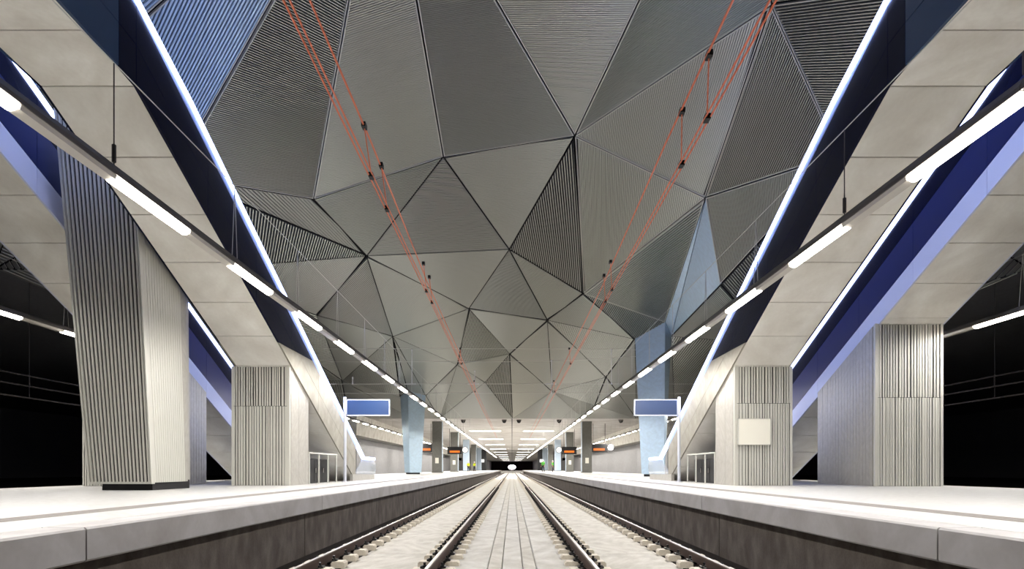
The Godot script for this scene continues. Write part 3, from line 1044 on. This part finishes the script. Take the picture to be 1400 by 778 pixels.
# ------------------------------------------------------------------ overhead line
func overhead() -> void:
	for s in [-1.0, 1.0]:
		var who := "above the louvred column's track" if s < 0 else "above the notice board's track"
		var c0 := 1.90 if s < 0 else 2.20
		var t := thing("contact_wire", "twin orange contact wires " + who, "wire", Vector3(s * c0, 5.2, 0))
		for d in [-0.03, 0.03]:
			var st := begin()
			tube(st, [Vector3(d, 0, 6), Vector3(d * 0.8, 0.0, -14), Vector3(s * 0.06 + d * 0.7, 0, -40), Vector3(s * 0.03 + d * 0.7, 0, -75)], 0.011, 6)
			part("wire", st, M.wire, t)
		var m := thing("messenger_wire", "single orange carrying wire over the contact wires " + who, "wire", Vector3(s * (1.92 if s < 0 else 2.10), 5.70, 0))
		var st2 := begin()
		tube(st2, [Vector3(0, 0.02, 6), Vector3(0, 0, -8), Vector3(s * 0.1, 0, -14), Vector3(s * 0.1, -0.05, -40), Vector3(s * 0.1, 0, -75)], 0.013, 6)
		part("wire", st2, M.wire, m)
		for z in ([7.9, 8.9, 13.0, 13.9, 22.0, 30.0] if s < 0 else [6.6, 7.6, 12.9, 13.8, 22.0, 30.0]):
			# cord from the carrying wire down to the contact wires, with a clamp at each end
			var foot := Vector3(s * c0, 5.2, -z) - m.position
			var top := foot + Vector3(s * (0.02 if s < 0 else -0.08), 0.5, 0.3)
			st2 = begin()
			tube(st2, [foot + Vector3(0, 0.02, 0), top], 0.008, 5)
			var d := part("dropper", st2, M.wire, m)
			for e in [foot, top]:
				st2 = begin()
				box(st2, e - Vector3(0.028, 0.025, 0.05), e + Vector3(0.028, 0.035, 0.05))
				part("clamp", st2, M.clip, d)
	# cross spans between the walls, with upright rods
	var spans := [[40.2, 9.50, 9.40, "highest thin pale cross-span wire stretched below the slatted roof"], [40.2, 8.60, 9.10, "slightly drooping pale cross-span wire under the highest one"],
		[40.2, 7.08, 7.08, "pale cross-span wire carrying white insulators"], [40.2, 6.43, 6.43, "lowest pale cross-span wire beneath the insulator rods"]]
	for k in 4:
		var q: Array = spans[k]
		var t := thing("span_wire", q[3], "wire", Vector3(0, q[1], -q[0]))
		var st := begin()
		var pts := []
		for j in 13:
			var x := -19.4 + 38.8 * j / 12.0
			if k < 2:
				x = -13.0 + 21.7 * j / 12.0
			var u := absf(x) / 19.5
			pts.append(Vector3(x, (q[2] - q[1]) * u * u * (4.0 if k < 2 else 1.0) if x > 0 else 0.0, 0))
		tube(st, pts, 0.016 if k != 2 else 0.02, 5)
		part("wire", st, M.span, t)
		if k == 2:
			for xx in [-2.55, 2.75, -12.4, -6.9]:
				st = begin()
				tube(st, [Vector3(xx - 0.5, 0, 0), Vector3(xx + 0.3, 0, 0)], 0.035, 6)
				part("insulator", st, M.rod, t)
	for q in [[6.83, 9.43, 7.1, "longest white"], [2.71, 8.66, 6.45, "long white"], [-2.56, 7.95, 7.1, "short white"], [-6.88, 9.4, 7.1, "long pale"], [-10.95, 7.5, 7.1, "very short white"]]:
		var lab := "%s insulator rod hanging between the cross-span wires" % q[3]
		var t := thing("insulator_rod", lab, "insulator", Vector3(q[0], q[2], -40.2), "insulator rods on the cross-spans")
		var st := begin()
		tube(st, [Vector3(0, 0, 0), Vector3(0, q[1] - q[2], 0)], 0.03, 6)
		part("rod", st, M.rod, t)
		for e in [0.0, q[1] - q[2]]:
			st = begin()
			tube(st, [Vector3(0, e - 0.06, 0), Vector3(0, e + 0.06, 0)], 0.055, 8)
			part("cap", st, M.rod, t)

# ------------------------------------------------------------------ platform furniture
func platform_sign(s: float, label: String) -> void:
	var t := thing("platform_sign", label, "sign", Vector3(s * 6.28, DECK, -22.0), "blue platform signs")
	var st := begin()
	tube(st, [Vector3(0, 0, 0), Vector3(0, 3.2, 0)], 0.055, 10)
	part("post", st, M.sign_frame, t)
	st = begin()
	lathe(st, Vector3.ZERO, [Vector2(0.14, 0), Vector2(0.14, 0.015), Vector2(0.06, 0.03)], 12)
	part("base_plate", st, M.sign_frame, t)
	var x0 := -s * 0.05
	var x1 := -s * 1.70
	st = begin()
	box(st, Vector3(minf(x0, x1) + 0.03, 2.53, -0.035), Vector3(maxf(x0, x1) - 0.03, 3.07, 0.035))
	part("panel", st, M.sign_blue if s < 0 else M.sign_dark, t)
	st = begin()
	for r in [[x0, x1, 3.07, 3.11], [x0, x1, 2.49, 2.53], [x0, x0 - s * 0.04, 2.5, 3.1], [x1, x1 + s * 0.04, 2.5, 3.1]]:
		box(st, Vector3(minf(r[0], r[1]), r[2], -0.05), Vector3(maxf(r[0], r[1]), r[3], 0.05))
	part("frame", st, M.sign_frame, t)

func guard(s: float, label: String) -> void:
	var t := thing("guard_rail", label, "railing", Vector3(s * 6.62, DECK, -20.6))
	var st := begin()
	tube(st, [Vector3(0, 1.02, 1.55), Vector3(0, 1.02, -1.5)], 0.03, 8)
	part("top_rail", st, M.slat_pale, t)
	for z in [1.5, 0.55, -0.45, -1.45]:
		st = begin()
		tube(st, [Vector3(0, 0, z), Vector3(0, 1.02, z)], 0.028, 8)
		part("post", st, M.slat_pale, t)
	var b := thing("added_dark_box", "low black box added for the dark under the escalator behind the guard rail, " + ("by the louvred column" if s < 0 else "by the notice board"), "cabinet", Vector3(s * 7.5, DECK, -20.9))  # made-up box standing in for the dark area under the escalator
	st = begin()
	box(st, Vector3(-0.6, 0, -1.2), Vector3(0.6, 0.85, 1.4))
	part("body", st, M.black, b)
	for k in 3:
		st = begin()
		box(st, Vector3(-s * 0.6 - 0.012, 0.06, -1.1 + 0.82 * k), Vector3(-s * 0.6 + 0.012, 0.8, -0.32 + 0.82 * k))
		var door := part("door", st, M.black, b)
		st = begin()
		tube(st, [Vector3(-s * 0.63, 0.36, -0.42 + 0.82 * k), Vector3(-s * 0.63, 0.52, -0.42 + 0.82 * k)], 0.012, 6)
		part("handle", st, M.steel, door)

func far_hall() -> void:
	var rows := [75.0, 97.0, 122.0, 146.0, 170.0, 195.0]
	for s in [-1.0, 1.0]:
		var side := "blue-grey column side" if s < 0 else "tall pale blue column side"
		for k in rows.size():
			var z: float = rows[k]
			var blue := k == 2 or k == 4
			var words := ["first square dark grey pillar of the low hall, ", "second square dark grey pillar of the low hall, ", "third pillar of the low hall, pale blue-grey, ", "fourth slim dark pillar of the low hall, ", "fifth pillar of the low hall, pale blue-grey, ", "sixth slim dark pillar of the low hall, "]
			var t := thing("hall_pillar", words[k] + side, "pillar", Vector3(s * 9.55, DECK, -z), "pillars of the low hall")
			var st := begin()
			sweep(st, [Vector2(-0.62, -6.5), Vector2(0.62, -6.5), Vector2(0.62, 0), Vector2(-0.62, 0)], Vector3(0, 6.54, 0.55), Vector3(0, 6.54, -0.55))
			part("shaft", st, M.far_pillar_blue if blue else M.far_pillar, t)
			st = begin()
			box(st, Vector3(-0.66, 0, -0.6), Vector3(0.66, 0.12, 0.6))
			part("foot", st, M.far_pillar, t)
			st = begin()
			box(st, Vector3(-s * 0.62 - 0.03, 0.12, -0.5), Vector3(-s * 0.62 + 0.03, 6.5, 0.5))
			part("flank_panel", st, M.far_pillar_blue, t)
			if k < 2:
				st = begin()
				box(st, Vector3(-0.22, 1.2, 0.55), Vector3(0.22, 1.9, 0.58))
				part("poster", st, M.notice, t)
		# departure boards with clock
		for k in 2:
			var z := 78.0 if k == 0 else 88.0
			var xc := 11.6 if k == 0 else 8.6
			var t := thing("departure_board", ("departure board with amber line before the second hall pillar, " if k == 1 else "departure board with amber line behind the first hall pillar, ") + side, "display", Vector3(s * xc, 4.0, -z), "departure boards")
			var st := begin()
			box(st, Vector3(-1.1, -0.55, -0.12), Vector3(1.1, 0.55, 0.12))
			part("case", st, M.black, t)
			st = begin()
			box(st, Vector3(-0.75, -0.32, 0.12), Vector3(0.75, -0.02, 0.14))
			part("amber_display", st, M.amber, t)
			st = begin()
			tube(st, [Vector3(-0.8, 0.5, 0), Vector3(-0.8, 3.3, 0)], 0.04)
			tube(st, [Vector3(0.8, 0.5, 0), Vector3(0.8, 3.3, 0)], 0.04)
			part("hanger", st, M.housing, t)
			var cx: float = -s * 1.55 if k == 1 else s * 1.55
			st = begin()
			sweep(st, ring(0.48, 0.48, 20), Vector3(cx, 0.1, -0.1), Vector3(cx, 0.1, 0.1))
			var case_ := part("clock_case", st, M.black, t)
			st = begin()
			sweep(st, ring(0.4, 0.4, 20), Vector3(cx, 0.1, 0.1), Vector3(cx, 0.1, 0.13))
			part("clock_light", st, M.clock_face, case_)
		var w := thing("dark_kiosk", "tall dark kiosk with lit white sign, low hall, " + side, "kiosk", Vector3(s * 9.6, DECK, -180))
		var sw := begin()
		box(sw, Vector3(-1.7, 0, -1), Vector3(1.7, 6.3, 1))
		part("body", sw, M.black, w)
		sw = begin()
		box(sw, Vector3(-1.1, 2.5, 1.0), Vector3(1.1, 3.4, 1.1))
		part("sign_light", sw, M.clock_face, w)
		sw = begin()
		box(sw, Vector3(-1.75, 6.3, -1.05), Vector3(1.75, 6.45, 1.05))
		part("cornice", sw, M.far_pillar, w)
	# strip lights across the flat ceiling
	var z := 92.0
	var words2 := ["first", "second", "third", "fourth", "fifth", "sixth", "seventh", "eighth", "ninth", "tenth"]
	for k in 10:
		for s in [-1.0, 1.0]:
			var t := thing("ceiling_light", words2[k] + " white strip light across the low hall's flat ceiling", "light", Vector3(s * 4.2, 7.29, -z), "strip lights of the low hall")
			var st := begin()
			box(st, Vector3(-2.6, -0.1, -0.35), Vector3(2.6, 0, 0.35))
			var tray := part("frame", st, M.far_white, t)
			st = begin()
			box(st, Vector3(-2.4, -0.13, -0.28), Vector3(2.4, -0.1, 0.28))
			part("diffuser_lamp", st, M.far_lamp, tray)
			area_light("strip_light", Vector3(s * 4.2, 7.14, -z), Vector3.DOWN, Vector3(0, 0, -1), Vector2(4.8, 0.56), Color(1.0, 0.98, 0.96), HALL_ENERGY, t)
		z += 25.0 + 3.0 * k
	# small black domes along the front edge of the flat ceiling
	for x in [-6.0, -0.95, 0.85, 5.8, 13.4]:
		var t := thing("camera_dome", "small black camera dome under the front edge of the flat ceiling", "camera", Vector3(x, 7.29, -72), "camera domes")
		var st := begin()
		lathe(st, Vector3.ZERO, [Vector2(0.3, 0), Vector2(0.3, -0.12), Vector2(0.26, -0.16)], 14)
		part("collar", st, M.housing, t)
		st = begin()
		lathe(st, Vector3.ZERO, [Vector2(0.26, -0.16), Vector2(0.22, -0.3), Vector2(0.12, -0.4), Vector2(0, -0.43)], 14)
		part("bubble", st, M.black, t)

# ------------------------------------------------------------------ people: one body surface from joined capsules
func body_mesh(bones: Array, cell: float, grow := 0.0) -> ArrayMesh:
	var lo := Vector3.ONE * 1e9
	var hi := Vector3.ONE * -1e9
	for b in bones:
		for k in 2:
			var r: Vector3 = Vector3.ONE * (b[k + 2] + 0.06 + grow)
			lo = lo.min(b[k] - r)
			hi = hi.max(b[k] + r)
	var n := Vector3i(((hi - lo) / cell).ceil()) + Vector3i.ONE
	var field := PackedFloat32Array()
	field.resize(n.x * n.y * n.z)
	for k in n.z:
		for j in n.y:
			for i in n.x:
				var p := lo + Vector3(i, j, k) * cell
				var d := 1.0
				for b in bones:
					var ab: Vector3 = b[1] - b[0]
					var t := clampf((p - b[0]).dot(ab) / maxf(ab.length_squared(), 1e-6), 0, 1)
					var e: float = (p - (b[0] + ab * t)).length() - lerpf(b[2], b[3], t) - grow
					var h := clampf(0.5 + 0.5 * (d - e) / 0.05, 0, 1)
					d = lerpf(d, e, h) - 0.05 * h * (1.0 - h)
				field[(k * n.y + j) * n.x + i] = d
	var at := func(i: int, j: int, k: int) -> float:
		return field[(k * n.y + j) * n.x + i]
	var spot := {}
	var st := SurfaceTool.new()
	st.begin(Mesh.PRIMITIVE_TRIANGLES)
	st.set_smooth_group(0)
	for k in n.z - 1:
		for j in n.y - 1:
			for i in n.x - 1:
				var sum := Vector3.ZERO
				var c := 0
				for e in [[0,0,0,1,0,0],[0,1,0,1,1,0],[0,0,1,1,0,1],[0,1,1,1,1,1],[0,0,0,0,1,0],[1,0,0,1,1,0],[0,0,1,0,1,1],[1,0,1,1,1,1],[0,0,0,0,0,1],[1,0,0,1,0,1],[0,1,0,0,1,1],[1,1,0,1,1,1]]:
					var a: float = at.call(i + e[0], j + e[1], k + e[2])
					var b: float = at.call(i + e[3], j + e[4], k + e[5])
					if (a < 0.0) != (b < 0.0):
						sum += Vector3(e[0], e[1], e[2]).lerp(Vector3(e[3], e[4], e[5]), a / (a - b))
						c += 1
				if c > 0:
					spot[Vector3i(i, j, k)] = lo + (Vector3(i, j, k) + sum / c) * cell
	for q in spot:
		for ax in 3:
			var d0 := Vector3i.ZERO
			var d1 := Vector3i.ZERO
			var d2 := Vector3i.ZERO
			d0[ax] = 1
			d1[(ax + 1) % 3] = 1
			d2[(ax + 2) % 3] = 1
			var a: float = at.call(q.x, q.y, q.z)
			var b: float = at.call(q.x + d0.x, q.y + d0.y, q.z + d0.z)
			if (a < 0.0) != (b < 0.0) and spot.has(q - d1) and spot.has(q - d2) and spot.has(q - d1 - d2):
				if a < 0.0:
					quad(st, spot[q - d1 - d2], spot[q - d1], spot[q], spot[q - d2])
				else:
					quad(st, spot[q - d1 - d2], spot[q - d2], spot[q], spot[q - d1])
	st.index()
	st.generate_normals()
	return st.commit()

func people() -> void:
	var skin := mat(Color(0.72, 0.52, 0.42), 0.6)
	var trousers := mat(Color(0.10, 0.11, 0.15), 0.8)
	var yellow := mat(Color(0.80, 0.86, 0.10), 0.7)
	var green := mat(Color(0.36, 0.74, 0.28), 0.7)
	var white := mat(Color(0.92, 0.92, 0.90), 0.4)
	var v := func(x: float, y: float, z := 0.0) -> Vector3:
		return Vector3(x, y, z)
	var legs_arms := [
		[v.call(0, 1.52), v.call(0, 1.68, 0.02), 0.055, 0.09], [v.call(0, 1.66, 0.02), v.call(0, 1.60, 0.06), 0.085, 0.06],
		[v.call(-0.15, 1.40), v.call(0.15, 1.40), 0.08, 0.08], [v.call(0, 1.35), v.call(0, 1.0), 0.14, 0.125],
		[v.call(-0.09, 0.95), v.call(-0.11, 0.5, 0.02), 0.09, 0.065], [v.call(-0.11, 0.5, 0.02), v.call(-0.12, 0.08), 0.065, 0.045], [v.call(-0.12, 0.05), v.call(-0.13, 0.04, 0.16), 0.045, 0.04],
		[v.call(0.09, 0.95), v.call(0.13, 0.5, -0.04), 0.09, 0.065], [v.call(0.13, 0.5, -0.04), v.call(0.15, 0.08, -0.1), 0.065, 0.045], [v.call(0.15, 0.05, -0.1), v.call(0.16, 0.04, 0.06), 0.045, 0.04],
		[v.call(-0.2, 1.38), v.call(-0.27, 1.10, -0.02), 0.06, 0.045], [v.call(-0.27, 1.10, -0.02), v.call(-0.25, 0.86, 0.10), 0.042, 0.03], [v.call(-0.25, 0.84, 0.11), v.call(-0.25, 0.74, 0.14), 0.035, 0.025],
		[v.call(0.2, 1.38), v.call(0.27, 1.10, -0.02), 0.06, 0.045], [v.call(0.27, 1.10, -0.02), v.call(0.24, 0.86, 0.10), 0.042, 0.03], [v.call(0.24, 0.84, 0.11), v.call(0.24, 0.74, 0.14), 0.035, 0.025]]
	var body := body_mesh(legs_arms, 0.04)
	var vest := body_mesh([legs_arms[2], legs_arms[3], [v.call(-0.2, 1.38), v.call(-0.25, 1.18, -0.02), 0.06, 0.05], [v.call(0.2, 1.38), v.call(0.25, 1.18, -0.02), 0.06, 0.05]], 0.04, 0.025)
	var pants := body_mesh([legs_arms[4], legs_arms[5], legs_arms[7], legs_arms[8], [v.call(-0.05, 0.98), v.call(0.05, 0.98), 0.125, 0.125]], 0.04, 0.015)
	var st := begin()
	lathe(st, Vector3(0, 1.68, 0.02), [Vector2(0.14, 0), Vector2(0.115, 0.02), Vector2(0.10, 0.08), Vector2(0.05, 0.12), Vector2(0, 0.13)], 14)
	var helmet := mesh_of(st)
	for q in [[-7.9, 106.0, 0.4, yellow, "worker in a yellow safety vest on the far platform, facing the tracks"], [-7.0, 109.0, 2.4, yellow, "second worker in a yellow vest standing next to the first, turned away"],
		[4.45, 84.0, -0.6, green, "worker in a green safety vest standing at the far platform edge"], [6.4, 92.0, 1.2, green, "worker in a green vest walking away from the far platform edge"]]:
		var t := thing("person", q[4], "person", Vector3(q[0], DECK, -q[1]), "workers on the far platforms")
		t.rotation.y = q[2]
		put("body", body, skin, t)
		put("safety_vest", vest, q[3], t)
		put("trousers", pants, trousers, t)
		put("helmet", helmet, white, t)

# ------------------------------------------------------------------
func _ready() -> void:
	rng.seed = 20
	camera_and_air()
	materials()
	ground()
	platform(-1.0, "white stone island platform carrying the leaning louvred column")
	platform(1.0, "white stone island platform carrying the pillar with the notice board")
	walls()
	roof()
	legs()
	var inner_rows := [[0.0, 0.72, M.navy, "side_panel", 0.0, EYE + 3.55], [0.72, 1.40, M.navy, "balustrade_panel", 0.0, EYE + 3.55], [1.40, 1.58, M.rail_glow, "handrail_glow_band", 0.0, 0.0]]
	var outer_rows := [[0.0, 0.62, M.stringer, "stringer_panel", 0.0, 0.0], [0.62, 1.60, M.blue_deep, "side_panel", 0.0, 0.0], [1.60, 2.20, M.navy, "balustrade_panel", 0.0, 0.0]]
	escalator("dark-sided escalator with blue-white handrail light, resting on the plain fluted pillar", -1.0, 6.6, 8.2, 11.77, 13.4, inner_rows, 10.2, [M.navy_pale, M.navy_pale, M.rail_glow])
	escalator("dark-sided escalator with blue-white handrail light, resting on the notice board pillar", 1.0, 6.6, 8.25, 11.77, 13.4, inner_rows, 10.2, [M.navy_pale, M.navy_pale, M.rail_glow])
	escalator("blue-sided escalator with pale stringer behind the leaning louvred column", -1.0, 10.6, 12.35, 12.58, 14.85, outer_rows, 10.6, [M.stringer, M.blue_deep, M.navy])
	escalator("blue-sided escalator with pale stringer above the wide twin-faced pillar", 1.0, 10.6, 12.4, 12.58, 14.85, outer_rows, 10.6, [M.stringer, M.blue_deep, M.navy])
	pillar("fluted grey pillar without a board, under the dark escalator", 6.61, 8.35, 17.4, 19.0, 11.77, 3.12, -1.0, false)
	pillar("fluted grey pillar that carries the blank notice board", 6.61, 8.35, 17.4, 19.0, 11.77, 3.2, 1.0, true)
	pillar("blue-grey fluted pillar half hidden behind the leaning louvred column", 10.42, 12.35, 16.8, 19.95, 12.58, 3.3, -1.0, false)
	pillar("wide fluted pillar with ribbed front and long ribbed flank, under the blue escalator", 10.42, 12.4, 16.8, 19.95, 12.58, 3.3, 1.0, false)
	louvred_column()
	lamp_row(-1.0, 5.0, EYE + 3.65, -2.0, 190.0, "slim pendant light tube in the row over the platform edge by the louvred column", "light tubes, inner row by the louvred column")
	lamp_row(1.0, 5.0, EYE + 3.65, -0.55, 190.0, "slim pendant light tube in the row over the platform edge by the notice board", "light tubes, inner row by the notice board")
	lamp_row(-1.0, 13.0, EYE + 4.0, 10.7, 150.0, "slim pendant light tube in the outer row behind the louvred column", "light tubes, outer row behind the louvred column")
	lamp_row(1.0, 13.0, EYE + 4.0, 11.65, 150.0, "slim pendant light tube in the outer row behind the wide pillar", "light tubes, outer row behind the wide pillar")
	rails()
	overhead()
	platform_sign(-1.0, "blank blue platform sign with pale frame on the louvred column's platform")
	platform_sign(1.0, "blank dark blue platform sign in front of the tall pale blue column")
	guard(-1.0, "white tubular guard rail under the escalator beside the plain fluted pillar")
	guard(1.0, "white tubular guard rail under the escalator beside the notice board pillar")
	far_hall()
	people()
